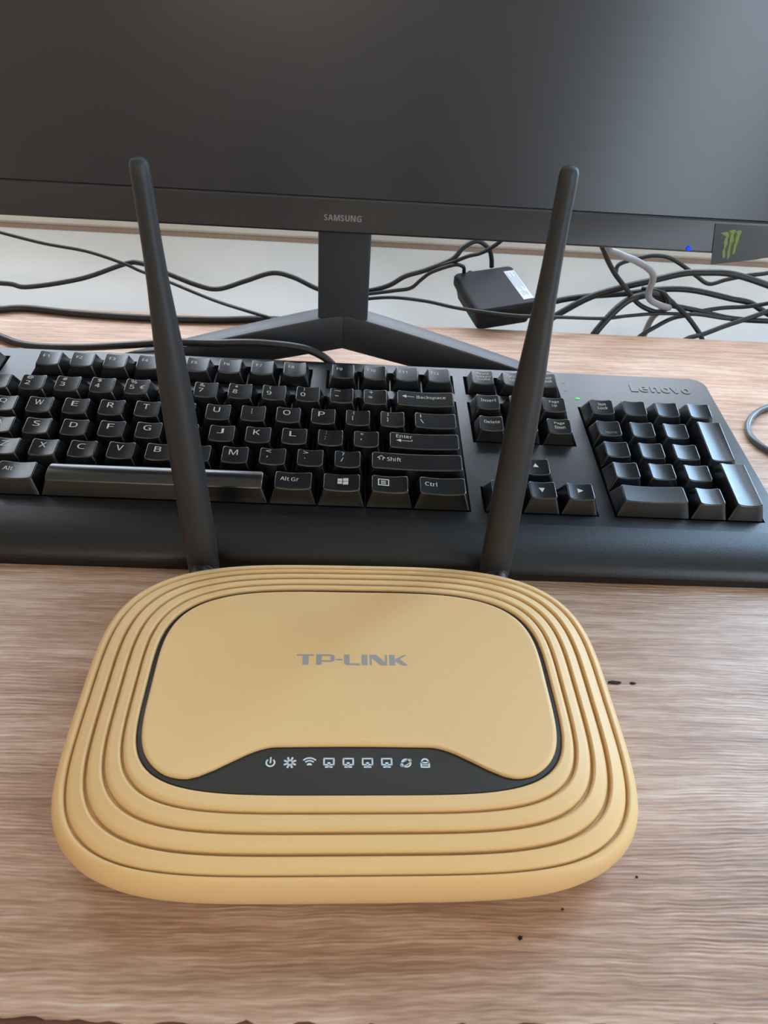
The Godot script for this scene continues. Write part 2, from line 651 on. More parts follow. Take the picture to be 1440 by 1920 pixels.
	for s in [-1, 1]:
		var rings := []
		for i in 25:
			var t_ := i / 24.0
			var dx := lerpf(0.0, 0.152, t_)
			var front := 0.155 * dx
			var back := -0.0185 + 0.19 * dx
			var top := lerpf(0.0438, 0.012, pow(t_, 1.12))
			var bot := 0.0205 * pow(1.0 - t_, 1.25)
			if t_ > 0.99:
				top -= 0.002
			var hx := (top - bot) / 2
			var hz := (front - back) / 2
			var ring := rrect(hz, hx, 0.0012, 0.0, 0.0, 0.0, 2)
			var r2 := PackedVector3Array()
			for p in ring:
				r2.append(Vector3(s * dx, (top + bot) / 2 + p.z, (front + back) / 2 + p.x * s))
			rings.append(r2)
		st = start()
		loft(st, rings)
		put("stand_leg", finish(st), mt["stand_black"], d)


# ------------------------------------------------------------------ the keyboard
func keycap(w: float, dp: float, row: int, convex := false) -> ArrayMesh:
	var id := "%.2f %.2f %d %s" % [w, dp, row, convex]
	if caps.has(id):
		return caps[id]
	var tilt: float = [5.0, 6.0, 7.0, 8.0, 9.0, 10.0][row]
	# origin: middle of the front edge of the key's pitch, y = 0 on the front edge of the top; mm
	var hw := (w - 0.75) / 2
	var zf := -0.35
	var zb := -dp + 0.35
	var thx := hw - 2.75
	var tzf := -2.3
	var tzb := -dp + 5.5
	var rings := []
	var rise := func(z: float) -> float: return (tzf - z) * tan(deg_to_rad(tilt))
	var hz := (tzf - tzb) / 2
	var mid := (tzf + tzb) / 2
	rings.append(divided(rrect(hw, (zf - zb) / 2, 0.7, -11.3, 0, (zf + zb) / 2, 3)))
	rings.append(divided(rrect(hw, (zf - zb) / 2, 0.7, -9.0, 0, (zf + zb) / 2, 3)))
	for ring in [[0.12, 1.3, -0.42], [-0.05, 1.25, -0.12], [-0.38, 1.1, 0.0]]:
		var r := divided(rrect(thx + ring[0], hz + ring[0], ring[1], 0.0, 0, mid, 3))
		for i in r.size():
			r[i].y = dish(r[i].x, r[i].z, thx, hz, mid, convex) + rise.call(r[i].z) + ring[2]
		rings.append(r)
	for s in [0.78, 0.5, 0.22]:
		var r := divided(rrect(thx - 0.38, hz - 0.38, 1.1, 0.0, 0, mid, 3))
		for i in r.size():
			r[i].x *= s
			r[i].z = mid + (r[i].z - mid) * s
			r[i].y = dish(r[i].x, r[i].z, thx, hz, mid, convex) + rise.call(r[i].z)
		rings.append(r)
	for r in rings:
		for i in r.size():
			r[i] *= 0.001
	var st := start()
	loft(st, rings, false, false, [1, 2, 3, 3, 4, 4, 4])
	var last: PackedVector3Array = rings[rings.size() - 1]
	st.set_smooth_group(4)
	var c := Vector3(0, dish(0, mid, thx, hz, mid, convex) + rise.call(mid), mid) * 0.001
	for i in last.size():
		tri(st, c, last[i], last[(i + 1) % last.size()])
	caps[id] = finish(st)
	return caps[id]


# more points along the four straight sides of a rounded rectangle
func divided(r: PackedVector3Array, nx := 7, nz := 4) -> PackedVector3Array:
	var out := PackedVector3Array()
	for q in 4:
		for i in 4:
			out.append(r[q * 4 + i])
		var a := r[q * 4 + 3]
		var b := r[(q * 4 + 4) % 16]
		var n := nx if q % 2 == 0 else nz
		for i in n:
			out.append(a.lerp(b, float(i + 1) / (n + 1)))
	return out


func dish(x: float, z: float, hx: float, hz: float, mid: float, convex: bool) -> float:
	if convex:
		return 0.6 - 1.5 * pow((z - mid) / hz, 2.0) + 0.0 * x
	var e := minf(absf(x) / hx, 1.0)
	return -0.9 * (1.0 - e * e)


func build_keyboard() -> void:
	var x0 := -3.1
	var kb := thing("keyboard", "black full-size computer keyboard with white key legends behind the cream router", "keyboard", Vector3(-0.22207, 0.025, 0), Vector3(deg_to_rad(TILT), 0, 0))
	var nav := x0 + 2.6
	var pad := x0 + 6.86
	var front := func(r: int) -> float: return 2.3 - r * PITCH - (8.8 if r == 5 else 0.0)
	# wells: x from, x to, front, back
	var wells := []
	var wl := func(xo: float, u0: float, u1: float, rf: int, rb: int) -> void: wells.append([xo + u0 * PITCH - 0.45, xo + u1 * PITCH + 0.45, front.call(rf) + 0.45, front.call(rb) - PITCH - 0.45])
	wl.call(x0, 0.0, 15.0, 0, 4)
	for g in [[0.0, 1.0], [2.0, 6.0], [6.5, 10.5], [11.0, 15.0]]:
		wl.call(x0, g[0], g[1], 5, 5)
	wl.call(nav, 15.25, 18.25, 5, 5)
	wl.call(nav, 15.25, 18.25, 3, 4)
	wl.call(nav, 16.25, 17.25, 1, 1)
	wl.call(nav, 15.25, 18.25, 0, 0)
	wl.call(pad, 18.5, 22.5, 0, 4)
	put("case", case_mesh(wells), mt["black_case"], kb)

	var rows := [
		[[0.0, 1.5, "Ctrl"], [1.5, 1.25, "win"], [2.75, 1.25, "Alt"], [4.0, 5.75, ""], [9.75, 1.25, "Alt Gr"], [11.0, 1.25, "win"], [12.25, 1.25, "menu"], [13.5, 1.5, "Ctrl"]],
		[[0.0, 2.25, "up Shift"], [2.25, 1.0, "Z"], [3.25, 1.0, "X"], [4.25, 1.0, "C"], [5.25, 1.0, "V"], [6.25, 1.0, "B"], [7.25, 1.0, "N"], [8.25, 1.0, "M"], [9.25, 1.0, "<|,"], [10.25, 1.0, ">|."], [11.25, 1.0, "?|/"], [12.25, 2.75, "up Shift"]],
		[[0.0, 1.75, "Caps Lock"], [1.75, 1.0, "A"], [2.75, 1.0, "S"], [3.75, 1.0, "D"], [4.75, 1.0, "F"], [5.75, 1.0, "G"], [6.75, 1.0, "H"], [7.75, 1.0, "J"], [8.75, 1.0, "K"], [9.75, 1.0, "L"], [10.75, 1.0, ":|;"], [11.75, 1.0, "\"|'"], [12.75, 2.25, "enter"]],
		[[0.0, 1.5, "Tab"], [1.5, 1.0, "Q"], [2.5, 1.0, "W"], [3.5, 1.0, "E"], [4.5, 1.0, "R"], [5.5, 1.0, "T"], [6.5, 1.0, "Y"], [7.5, 1.0, "U"], [8.5, 1.0, "I"], [9.5, 1.0, "O"], [10.5, 1.0, "P"], [11.5, 1.0, "{|["], [12.5, 1.0, "}|]"], [13.5, 1.5, "||\\"]],
		[[0.0, 1.0, "~|`"], [1.0, 1.0, "!|1"], [2.0, 1.0, "@|2"], [3.0, 1.0, "#|3"], [4.0, 1.0, "$|4"], [5.0, 1.0, "%|5"], [6.0, 1.0, "^|6"], [7.0, 1.0, "&|7"], [8.0, 1.0, "*|8"], [9.0, 1.0, "(|9"], [10.0, 1.0, ")|0"], [11.0, 1.0, "_|-"], [12.0, 1.0, "+|="], [13.0, 2.0, "backspace"]],
		[[0.0, 1.0, "Esc"], [2.0, 1.0, "F1"], [3.0, 1.0, "F2"], [4.0, 1.0, "F3"], [5.0, 1.0, "F4"], [6.5, 1.0, "F5"], [7.5, 1.0, "F6"], [8.5, 1.0, "F7"], [9.5, 1.0, "F8"], [11.0, 1.0, "F9"], [12.0, 1.0, "F10"], [13.0, 1.0, "F11"], [14.0, 1.0, "F12"]]]
	for r in 6:
		for k in rows[r]:
			key(kb, x0, k[0], k[1], 1.0, r, front.call(r), k[2])
	for k in [[15.25, 5, "Print|Screen|SysRq"], [16.25, 5, "Scroll|Lock"], [17.25, 5, "Pause|Break"], [15.25, 4, "Insert"], [16.25, 4, "Home"], [17.25, 4, "Page|Up"], [15.25, 3, "Delete"], [16.25, 3, "End"], [17.25, 3, "Page|Down"], [16.25, 1, "arrow 90"], [15.25, 0, "arrow 180"], [16.25, 0, "arrow 270"], [17.25, 0, "arrow 0"]]:
		key(kb, nav, k[0], 1.0, 1.0, k[1], front.call(k[1]), k[2], true)
	for k in [[18.5, 4, 1, 1, "Num|Lock"], [19.5, 4, 1, 1, ""], [20.5, 4, 1, 1, ""], [21.5, 4, 1, 1, ""], [18.5, 3, 1, 1, "low Home"], [19.5, 3, 1, 1, ""], [20.5, 3, 1, 1, ""], [18.5, 2, 1, 1, ""], [19.5, 2, 1, 1, ""], [20.5, 2, 1, 1, ""], [21.5, 2, 1, 2, ""], [18.5, 1, 1, 1, ""], [19.5, 1, 1, 1, ""], [20.5, 1, 1, 1, ""], [18.5, 0, 2, 1, ""], [20.5, 0, 1, 1, ""], [21.5, 0, 1, 2, ""]]:
		key(kb, pad, k[0], k[2], k[3], k[1], front.call(k[1]), k[4], true)
	var y := -8.0
	var lg := text("brand_lettering", "Lenovo", 0.0078, 0.0378, mt["logo_dark"], kb, Vector3(412.3, y, -116.6) * 0.001, Vector3(-PI / 2, 0, 0), true, 0.0003)
	tag(lg, "dark recessed brand lettering above the number pad")
	for k in [["1", 352.0], ["A", 366.5]]:
		text("lock_symbol", k[0], 0.0019, 0.0, mt["legend_dim"], kb, Vector3(k[1], y + 0.03, -119.5 if k[0] == "1" else -111.0) * 0.001, Vector3(-PI / 2, 0, 0))
	var st := start()
	lathe(st, [[0.0012, -0.001], [0.0012, 0.0002], [0.0007, 0.0004]], 12, 1.3, 0.7)
	var led := put("lock_light", finish(st), mt["led_green"], kb, Vector3(357.6, y, -102.0) * 0.001)
	tag(led, "tiny lit green lock light")
	for z in [-119.0, -110.5]:
		st = start()
		lathe(st, [[0.0009, -0.001], [0.0009, 0.0001]], 12, 1.3, 0.7)
		put("lock_light", finish(st), mt["logo_dark"], kb, Vector3(352.0, y, z) * 0.001)
	# its cord leaves the back edge and runs off to the left
	var pts := mm([[-420, 2.6, -215], [-340, 2.6, -222], [-275, 2.6, -206], [-241.7, 3.0, -187], [-226.1, 3.2, -178], [-207.4, 5.3, -171], [-175.5, 11.6, -161], [-142.8, 20.0, -151], [-112.3, 26.4, -145], [-87.8, 29.6, -140], [-60.9, 32.1, -138], [-34.4, 31.4, -136], [-21.1, 28, -134], [-13.2, 22.4, -132.5], [-10.5, 18.5, -129]])
	st = start()
	tube(st, smooth_path(pts), 0.0024)
	var cord := put("cord", finish(st), mt["cable_black"], kb)
	cord.transform = kb.transform.affine_inverse()
	tag(cord, "black cord leaving the back edge")


func key(kb: Node3D, xo: float, u: float, w: float, h: float, r: int, zf: float, legend: String, centred := false) -> void:
	var up: float = [1.2, 0.6, -0.6, -0.7, 0.5, -1.1][r]
	var cx := xo + (u + w / 2) * PITCH
	var space := w > 5.0
	var o := put("space_bar" if space else "key", keycap(w * PITCH, h * PITCH, r, space), mt["key_black"], kb, Vector3(cx, up, zf) * 0.001)
	if legend == "":
		return
	var tilt: float = [5.0, 6.0, 7.0, 8.0, 9.0, 10.0][r]
	var hx := w * PITCH / 2 - 3.12
	var surf := func(x: float, z: float) -> float: return dish(x, z, hx, 5.6, -7.9, false) + (-2.3 - z) * tan(deg_to_rad(tilt)) + 0.07
	var m: Material = mt["legend"]
	var left := -hx
	if legend.begins_with("arrow"):
		var a := deg_to_rad(float(legend.get_slice(" ", 1)))
		var poly := PackedVector2Array()
		for q in [Vector2(2.0, 0), Vector2(-0.9, 1.5), Vector2(-0.9, -1.5)]:
			poly.append(q.rotated(-a))
		drape([poly], -0.4, -8.6, surf, m, o)
	elif legend == "win":
		var polys := []
		for q in [[-2.5, -0.2, -1.5, 0.1], [0.15, 2.8, -1.9, 0.1], [-2.5, -0.2, 0.45, 2.05], [0.15, 2.8, 0.45, 2.4]]:
			polys.append(PackedVector2Array([Vector2(q[0], q[2]), Vector2(q[1], q[2] - 0.15), Vector2(q[1], q[3]), Vector2(q[0], q[3])]))
		drape(polys, 0.4, -9.0, surf, m, o)
	elif legend == "menu":
		var polys := stroke([Vector2(-2.5, -2), Vector2(2.5, -2), Vector2(2.5, 2), Vector2(-2.5, 2), Vector2(-2.5, -2)], 0.6)
		for z in [-0.9, 0.0, 0.9]:
			polys += stroke([Vector2(-1.2, z), Vector2(1.2, z)], 0.5)
		drape(polys, left + 5.6, -9.0, surf, m, o)
	elif legend == "enter":
		drape(stroke([Vector2(-2, 0), Vector2(4.2, 0)], 0.35) + stroke([Vector2(4.1, 0.1), Vector2(4.1, -1.1)], 0.35) + [PackedVector2Array([Vector2(-4.4, 0), Vector2(-1.8, -1.1), Vector2(-1.8, 1.1)])], left + 7.6, -7.6, surf, m, o)
		word("Enter", 2.5, 8.6, left + 7.6, -10.8, surf, m, o)
	elif legend == "backspace":
		drape(stroke([Vector2(-2, 0), Vector2(3.2, 0)], 0.35) + [PackedVector2Array([Vector2(-3.6, 0), Vector2(-1.2, -1.2), Vector2(-1.2, 1.2)])], left + 6.2, -9.2, surf, m, o)
		word("Backspace", 3.0, 16.6, left + 19.2, -9.0, surf, m, o)
	elif legend.begins_with("up "):
		drape(stroke([Vector2(-0.8, 1.5), Vector2(-0.8, 0), Vector2(-1.9, 0), Vector2(0, -1.6), Vector2(1.9, 0), Vector2(0.8, 0), Vector2(0.8, 1.5)], 0.38), left + 4.6, -9.4, surf, m, o)
		word("Shift", 2.8, 7.2, left + 11.2, -9.0, surf, m, o)
	elif legend == "low Home":
		word("Home", 1.9, 6.4, 0.8, -5.0, surf, mt["legend_dim"], o)
	elif centred:
		var lines := legend.split("|")
		for i in lines.size():
			var size := 2.2 if lines.size() < 3 else 1.8
			word(lines[i], size, minf(9.4, 1.45 * lines[i].length()), 0.4, -9.2 if lines.size() == 1 else (-10.2 + i * 3.0 if lines.size() == 2 else -11.2 + i * 2.5), surf, m, o)
	elif legend == "||\\":
		word("|", 2.4, 0.5, left + 3.0, -11.0, surf, m, o)
		word("\\", 2.8, 2.0, left + 3.6, -7.0, surf, m, o)
	elif legend.length() == 1:
		var wide: float = 0.6 if legend == "I" else (4.5 if legend in ["W", "M"] else (3.9 if legend in ["O", "Q", "G", "D", "C"] else 3.5))
		word(legend, 3.7, wide, -1.0, -9.7, surf, m, o)
	elif legend.contains("|"):
		var a := legend.get_slice("|", 0)
		var b := legend.get_slice("|", 1)
		var tall := {"_": 0.4, "-": 0.4, "=": 1.2, "\"": 1.1, "'": 1.1, "`": 0.9, "~": 0.8, "^": 1.4, "*": 1.7, ",": 1.1, ".": 0.5, "+": 2.0, "<": 2.0, ">": 2.0, ";": 2.2, ":": 1.9}
		var broad := {"_": 3.4, "-": 2.0, "=": 2.2, "~": 2.2, "<": 2.6, ">": 2.6, "+": 2.3, "@": 3.2, "#": 2.6, "%": 3.2, "&": 2.8, "$": 2.2}
		word(a, tall.get(a, 2.5), broad.get(a, 0.0), -2.4, -11.5, surf, m, o)
		word(b, tall.get(b, 3.0), broad.get(b, 2.6 if b.is_valid_int() and b != "1" else 0.0), -2.8, -7.4, surf, m, o)
		if b == "5":
			word("€", 2.8, 2.8, 3.0, -7.4, surf, m, o)
	elif legend.begins_with("F"):
		word(legend, 2.1, 3.3 + 1.4 * (legend.length() - 2), -2.2, -9.6, surf, m, o)
	else:
		var wide := minf(1.5 * legend.length(), w * PITCH - 9.0)
		word(legend, 2.7, wide, left + 2.4 + wide / 2, -9.0, surf, m, o)


# print laid on the curved top of a key, sizes and places in mm
func drape(polys: Array, cx: float, cz: float, surf: Callable, m: Material, o: Node3D) -> void:
	var st := start()
	for poly in polys:
		var idx := Geometry2D.triangulate_polygon(poly)
		for i in range(0, idx.size(), 3):
			var a: Vector2 = poly[idx[i]]
			var b: Vector2 = poly[idx[i + 1]]
			var c: Vector2 = poly[idx[i + 2]]
			if (b - a).cross(c - a) < 0.0:
				var s := b
				b = c
				c = s
			for v in [a, b, c]:
				st.add_vertex(Vector3(v.x + cx, surf.call(v.x + cx, v.y + cz), v.y + cz) * 0.001)
	put("legend", finish(st), m, o)


func word(s: String, h: float, w: float, cx: float, cz: float, surf: Callable, m: Material, o: Node3D) -> void:
	var t := TextMesh.new()
	t.text = s
	t.font = font
	t.font_size = 40
	t.pixel_size = 0.01
	t.depth = 0.0
	var box := t.get_aabb()
	var sy := h / maxf(box.size.y, 0.0001)
	var sx := w / maxf(box.size.x, 0.0001) if w > 0 else sy
	var arrays := t.get_mesh_arrays()
	var v: PackedVector3Array = arrays[Mesh.ARRAY_VERTEX]
	var mid := box.position + box.size / 2
	var st := start()
	for i in arrays[Mesh.ARRAY_INDEX]:
		var x := (v[i].x - mid.x) * sx + cx
		var z := -(v[i].y - mid.y) * sy + cz
		st.add_vertex(Vector3(x, surf.call(x, z), z) * 0.001)
	put("legend", finish(st), m, o)


func scaled(polys: Array) -> Array:
	var out := []
	for p in polys:
		var q := PackedVector2Array()
		for v in p:
			q.append(v * 0.001)
		out.append(q)
	return out


func case_mesh(wells: Array) -> ArrayMesh:
	var st := start()
	var tl := deg_to_rad(TILT)
	var xl := -13.0
	var xr := 443.0
	var zb := -130.0
	var desk := func(z: float) -> float: return (-24.8 + z * sin(tl)) / cos(tl)
	var rings := []
	for j in [[34.0, 1.5, 99.0, 99.0], [34.0, 1.5, -18.5, -11.0], [33.2, 1.4, -15.6, -9.6], [30.0, 1.0, -12.8, -8.6], [24.5, 0.5, -10.4, -8.15], [17.5, 0.2, -8.8, -8.02], [10.0, 0.0, -8.0, -8.0]]:
		var hx: float = (xr - xl) / 2 + j[1]
		var hz: float = (j[0] - zb + j[1]) / 2
		var ring := rrect(hx, hz, 9.0, 0.0, (xl + xr) / 2, (j[0] + zb - j[1]) / 2, 6)
		for i in ring.size():
			var f := clampf((ring[i].z - 8.0) / (j[0] - 8.0), 0.0, 1.0)
			ring[i].y = desk.call(ring[i].z) if j[2] > 50.0 else lerpf(j[3], j[2], smoothstep(0.0, 1.0, f))
			if j[2] < 50.0:
				ring[i].y = maxf(ring[i].y, desk.call(ring[i].z) + 0.5)
		rings.append(ring)
	var ix0 := xl + 6.0
	var ix1 := xr - 8.5
	var iz0 := zb + 3.0
	var iz1 := 9.0
	rings.append(rrect((ix1 - ix0) / 2, (iz1 - iz0) / 2, 0.0, -8.0, (ix0 + ix1) / 2, (iz0 + iz1) / 2, 6))
	for r in rings:
		for i in r.size():
			r[i] *= 0.001
	loft(st, rings, true, false, [1, 2, 2, 2, 2, 2, 5])
	# flat top with sunken wells
	var xs := [ix0, ix1]
	var zs := [iz0, iz1]
	for w in wells:
		for v in [w[0], w[1]]:
			if not xs.has(v): xs.append(v)
		for v in [w[2], w[3]]:
			if not zs.has(v): zs.append(v)
	xs.sort()
	zs.sort()
	st.set_smooth_group(-1)
	var y := -8.0
	var deep := -11.2
	var grid := []
	for i in xs.size() - 1:
		var col := []
		for k in zs.size() - 1:
			var cx: float = (xs[i] + xs[i + 1]) / 2
			var cz: float = (zs[k] + zs[k + 1]) / 2
			var inside := false
			for w in wells:
				if cx > w[0] and cx < w[1] and cz < w[2] and cz > w[3]:
					inside = true
			col.append(deep if inside else y)
		grid.append(col)
	for i in xs.size() - 1:
		for k in zs.size() - 1:
			var h: float = grid[i][k]
			var a := Vector3(xs[i], h, zs[k]) * 0.001
			var b := Vector3(xs[i + 1], h, zs[k]) * 0.001
			var c := Vector3(xs[i + 1], h, zs[k + 1]) * 0.001
			var d := Vector3(xs[i], h, zs[k + 1]) * 0.001
			quad(st, a, b, c, d)
			var drop := Vector3(0, (y - deep) * 0.001, 0)
			if i + 1 < grid.size() and grid[i + 1][k] != h:
				if h < -9.0:
					quad(st, b + drop, b, c, c + drop)
				else:
					quad(st, b, c, c - drop, b - drop)
			if k + 1 < grid[i].size() and grid[i][k + 1] != h:
				if h < -9.0:
					quad(st, c + drop, c, d, d + drop)
				else:
					quad(st, c, d, d - drop, c - drop)
	return finish(st)


# ------------------------------------------------------------------ the router
# polar outline of the shell, grown by side, front and back offsets (mm)
func shell_r(phi: float, side: float, fr: float, bk: float) -> float:
	var c := absf(cos(phi)) / (72.0 + side)
	var s := sin(phi)
	var n := 4.6 if s > 0 else 3.6
	s = absf(s) / (44.7 + (fr if s > 0 else bk))
	return pow(pow(c, n) + pow(s, n), -1.0 / n)


func shell_ring(o: Array, h: float, n := 224, shrink := 0.0) -> PackedVector3Array:
	var out := PackedVector3Array()
	for i in n:
		var p := TAU * i / n
		var r := shell_r(p, o[0], o[1], o[2]) - shrink
		out.append(Vector3(cos(p) * r, h, sin(p) * r) * 0.001)
	return out


func build_router() -> void:
	var d := thing("wifi_router", "cream yellow wireless router with concentric ridges and two black antennas", "router", Vector3(0.0038, 0, 0.1184), Vector3(0, deg_to_rad(1.3), 0))
	var cream: Material = mt["router_cream"]
	var st := start()
	# the lower shell up to the outermost groove, and the floor of the grooves
	var rings := []
	for p in [[[19.0, 19.0, 19.0], 1.2], [[22.0, 21.6, 22.0], 2.2], [[24.2, 23.4, 24.0], 6.0], [[25.9, 24.9, 25.4], 11.5], [[26.6, 25.6, 26.0], 16.5], [[26.4, 25.6, 25.6], 19.5], [[25.5, 25.2, 24.0], 22.2], [[24.0, 24.6, 21.8], 23.9], [[22.9, 24.1, 20.6], 24.5], [[22.2, 23.7, 19.9], 24.4], [[21.9, 23.5, 19.5], 23.6], [[21.8, 23.4, 19.4], 22.6]]:
		rings.append(shell_ring(p[0], p[1]))
	loft(st, rings, true, false, [1, 1, 1, 1, 1, 1, 1, 1, 1, 1, 1])
	for p in [[[16.0, 18.0, 14.4], 24.6], [[10.4, 12.2, 9.4], 26.6], [[4.9, 6.4, 4.4], 28.0], [[0.0, 0.0, 0.0], 28.6]]:
		rings.append(shell_ring(p[0], p[1]))
	loft(st, rings.slice(11), false, true, [6, 6, 6, 6])
	put("lower_shell", finish(st), cream, d)
	for k in [[[0.9, 1.0, 0.9], [4.5, 6.2, 4.1], 30.9, 30.6], [[5.3, 6.9, 4.8], [9.8, 11.8, 8.9], 30.1, 29.3], [[10.7, 12.7, 9.8], [15.2, 17.6, 13.9], 28.7, 27.6], [[16.2, 18.5, 14.9], [21.2, 23.0, 18.9], 26.9, 25.4]]:
		var i: Array = k[0]
		var o: Array = k[1]
		var hi: float = k[2]
		var ho: float = k[3]
		var ins := func(a: Array, s: float) -> Array: return [a[0] + s, a[1] + s, a[2] + s]
		var sect := [[ins.call(o, 0.15), ho - 3.2], [o, ho - 1.3], [ins.call(o, -0.3), ho - 0.6], [ins.call(o, -1.0), ho - 0.02], [ins.call(o, -1.5), lerpf(ho, hi, 0.2)], [ins.call(i, 0.7), hi], [ins.call(i, 0.22), hi - 0.12], [i, hi - 0.6], [ins.call(i, -0.1), hi - 3.2]]
		var rr := []
		for s in sect:
			rr.append(shell_ring(s[0], s[1]))
		st = start()
		loft(st, rr, false, false, [1, 1, 1, 1, 2, 3, 3, 3])
		put("ridge_ring", finish(st), cream, d)
	# dark indicator plate seen in the gap and in the cut-out of the lid
	st = start()
	rings = []
	for p in [[0.6, 28.0], [0.6, 29.9], [0.4, 30.1]]:
		rings.append(shell_ring([p[0], p[0], p[0]], p[1]))
	loft(st, rings, true, true, [1, 2])
	var plate := put("indicator_plate", finish(st), mt["indicator_black"], d)
	tag(plate, "dark brown indicator strip with white symbols")
	# lid
	rings = []
	for p in [[1.1, 30.0], [1.0, 30.7], [1.25, 31.15], [1.8, 31.4], [2.6, 31.45]]:
		var ring := PackedVector3Array()
		for i in 320:
			var a := TAU * i / 320.0
			ring.append(lid_point(a, p[0], p[1]))
		rings.append(ring)
	for s in [0.7, 0.35]:
		var ring := PackedVector3Array()
		for i in 320:
			var v: Vector3 = lid_point(TAU * i / 320.0, 2.6, 0.0) * s
			v.y = 0.03145
			ring.append(v)
		rings.append(ring)
	st = start()
	loft(st, rings, true, true, [1, 1, 1, 1, 21, 21])
	var lid := put("lid", finish(st), cream, d)
	router_logo(lid)
	router_icons(plate)
	for s in [[-0.0662, 0.1722, 1.5], [0.0664, 0.1762, 0.75]]:
		antenna(d, s[0], s[1], s[2])


func lid_cut(x: float) -> float:
	return 28.9 + 12.0 * smoothstep(0.0, 1.0, (absf(x) - 26.0) / 30.5)


func lid_point(a: float, inset: float, h: float) -> Vector3:
	var r := shell_r(a, 0, 0, 0)
	if sin(a) > 0.3:
		var lo := 0.0
		var step := 0.5
		while lo < r + 6.0 and sin(a) * lo < lid_cut(cos(a) * lo):
			lo += step
		if lo < r + 6.0:
			var hi := lo
			lo -= step
			for k in 12:
				var mid := (lo + hi) / 2
				if sin(a) * mid < lid_cut(cos(a) * mid):
					lo = mid
				else:
					hi = mid
			# the two outlines meet in a rounded corner
			var k := clampf(0.5 + 0.5 * (r - lo) / 4.0, 0.0, 1.0)
			r = lerpf(r, lo, k) - 4.0 * k * (1.0 - k)
	r -= inset
	return Vector3(cos(a) * r, h, sin(a) * r) * 0.001


func router_logo(lid: Node3D) -> void:
	# wide capitals with heavy stems and thin bars, 41 mm by 5 mm
	var P2 := func(l: Array) -> PackedVector2Array:
		var o := PackedVector2Array()
		for q in l:
			o.append(Vector2(q[0] - 20.6, q[1] - 2.6) * 0.001)
		return o
	var letters := [
		["letter_t", [[[0, 0.2], [6.3, 0.2], [6.3, 0.9], [0, 0.9]], [[2.2, 0.9], [4.4, 0.9], [4.4, 5.1], [2.2, 5.1]]]],
		["letter_p", [[[7.2, 0.1], [9.2, 0.1], [9.2, 5.1], [7.2, 5.1]], [[9.2, 0.1], [12.4, 0.1], [12.4, 0.9], [9.2, 0.9]], [[9.2, 2.9], [12.4, 2.9], [12.4, 3.7], [9.2, 3.7]], [[12.4, 0.1], [13.6, 0.5], [14.0, 1.2], [14.0, 2.7], [13.6, 3.4], [12.4, 3.7], [12.4, 2.9], [12.4, 0.9]]]],
		["hyphen", [[[14.4, 2.2], [16.9, 2.2], [16.9, 2.9], [14.4, 2.9]]]],
		["letter_l", [[[17.4, 0.1], [19.5, 0.1], [19.5, 4.3], [23.2, 4.3], [23.2, 5.1], [18.4, 5.1], [17.4, 4.4]]]],
		["letter_i", [[[23.9, 0.1], [26.1, 0.1], [26.1, 5.1], [23.9, 5.1]]]],
		["letter_n", [[[26.9, 0.1], [29.4, 0.1], [32.6, 3.6], [32.6, 0.1], [33.4, 0.1], [33.4, 5.1], [30.9, 5.1], [27.7, 1.6], [27.7, 5.1], [26.9, 5.1]]]],
		["letter_k", [[[34.2, 0.1], [36.3, 0.1], [36.3, 5.1], [34.2, 5.1]], [[36.3, 2.2], [39.6, 0.1], [40.8, 0.1], [38.2, 2.0], [41.2, 5.1], [38.9, 5.1], [36.3, 2.9]]]]]
	for l in letters:
		var polys := []
		for q in l[1]:
			polys.append(P2.call(q))
		put(l[0], print_mesh(polys), mt["print_grey"], lid, Vector3(0.0, 0.0315, -0.0082))


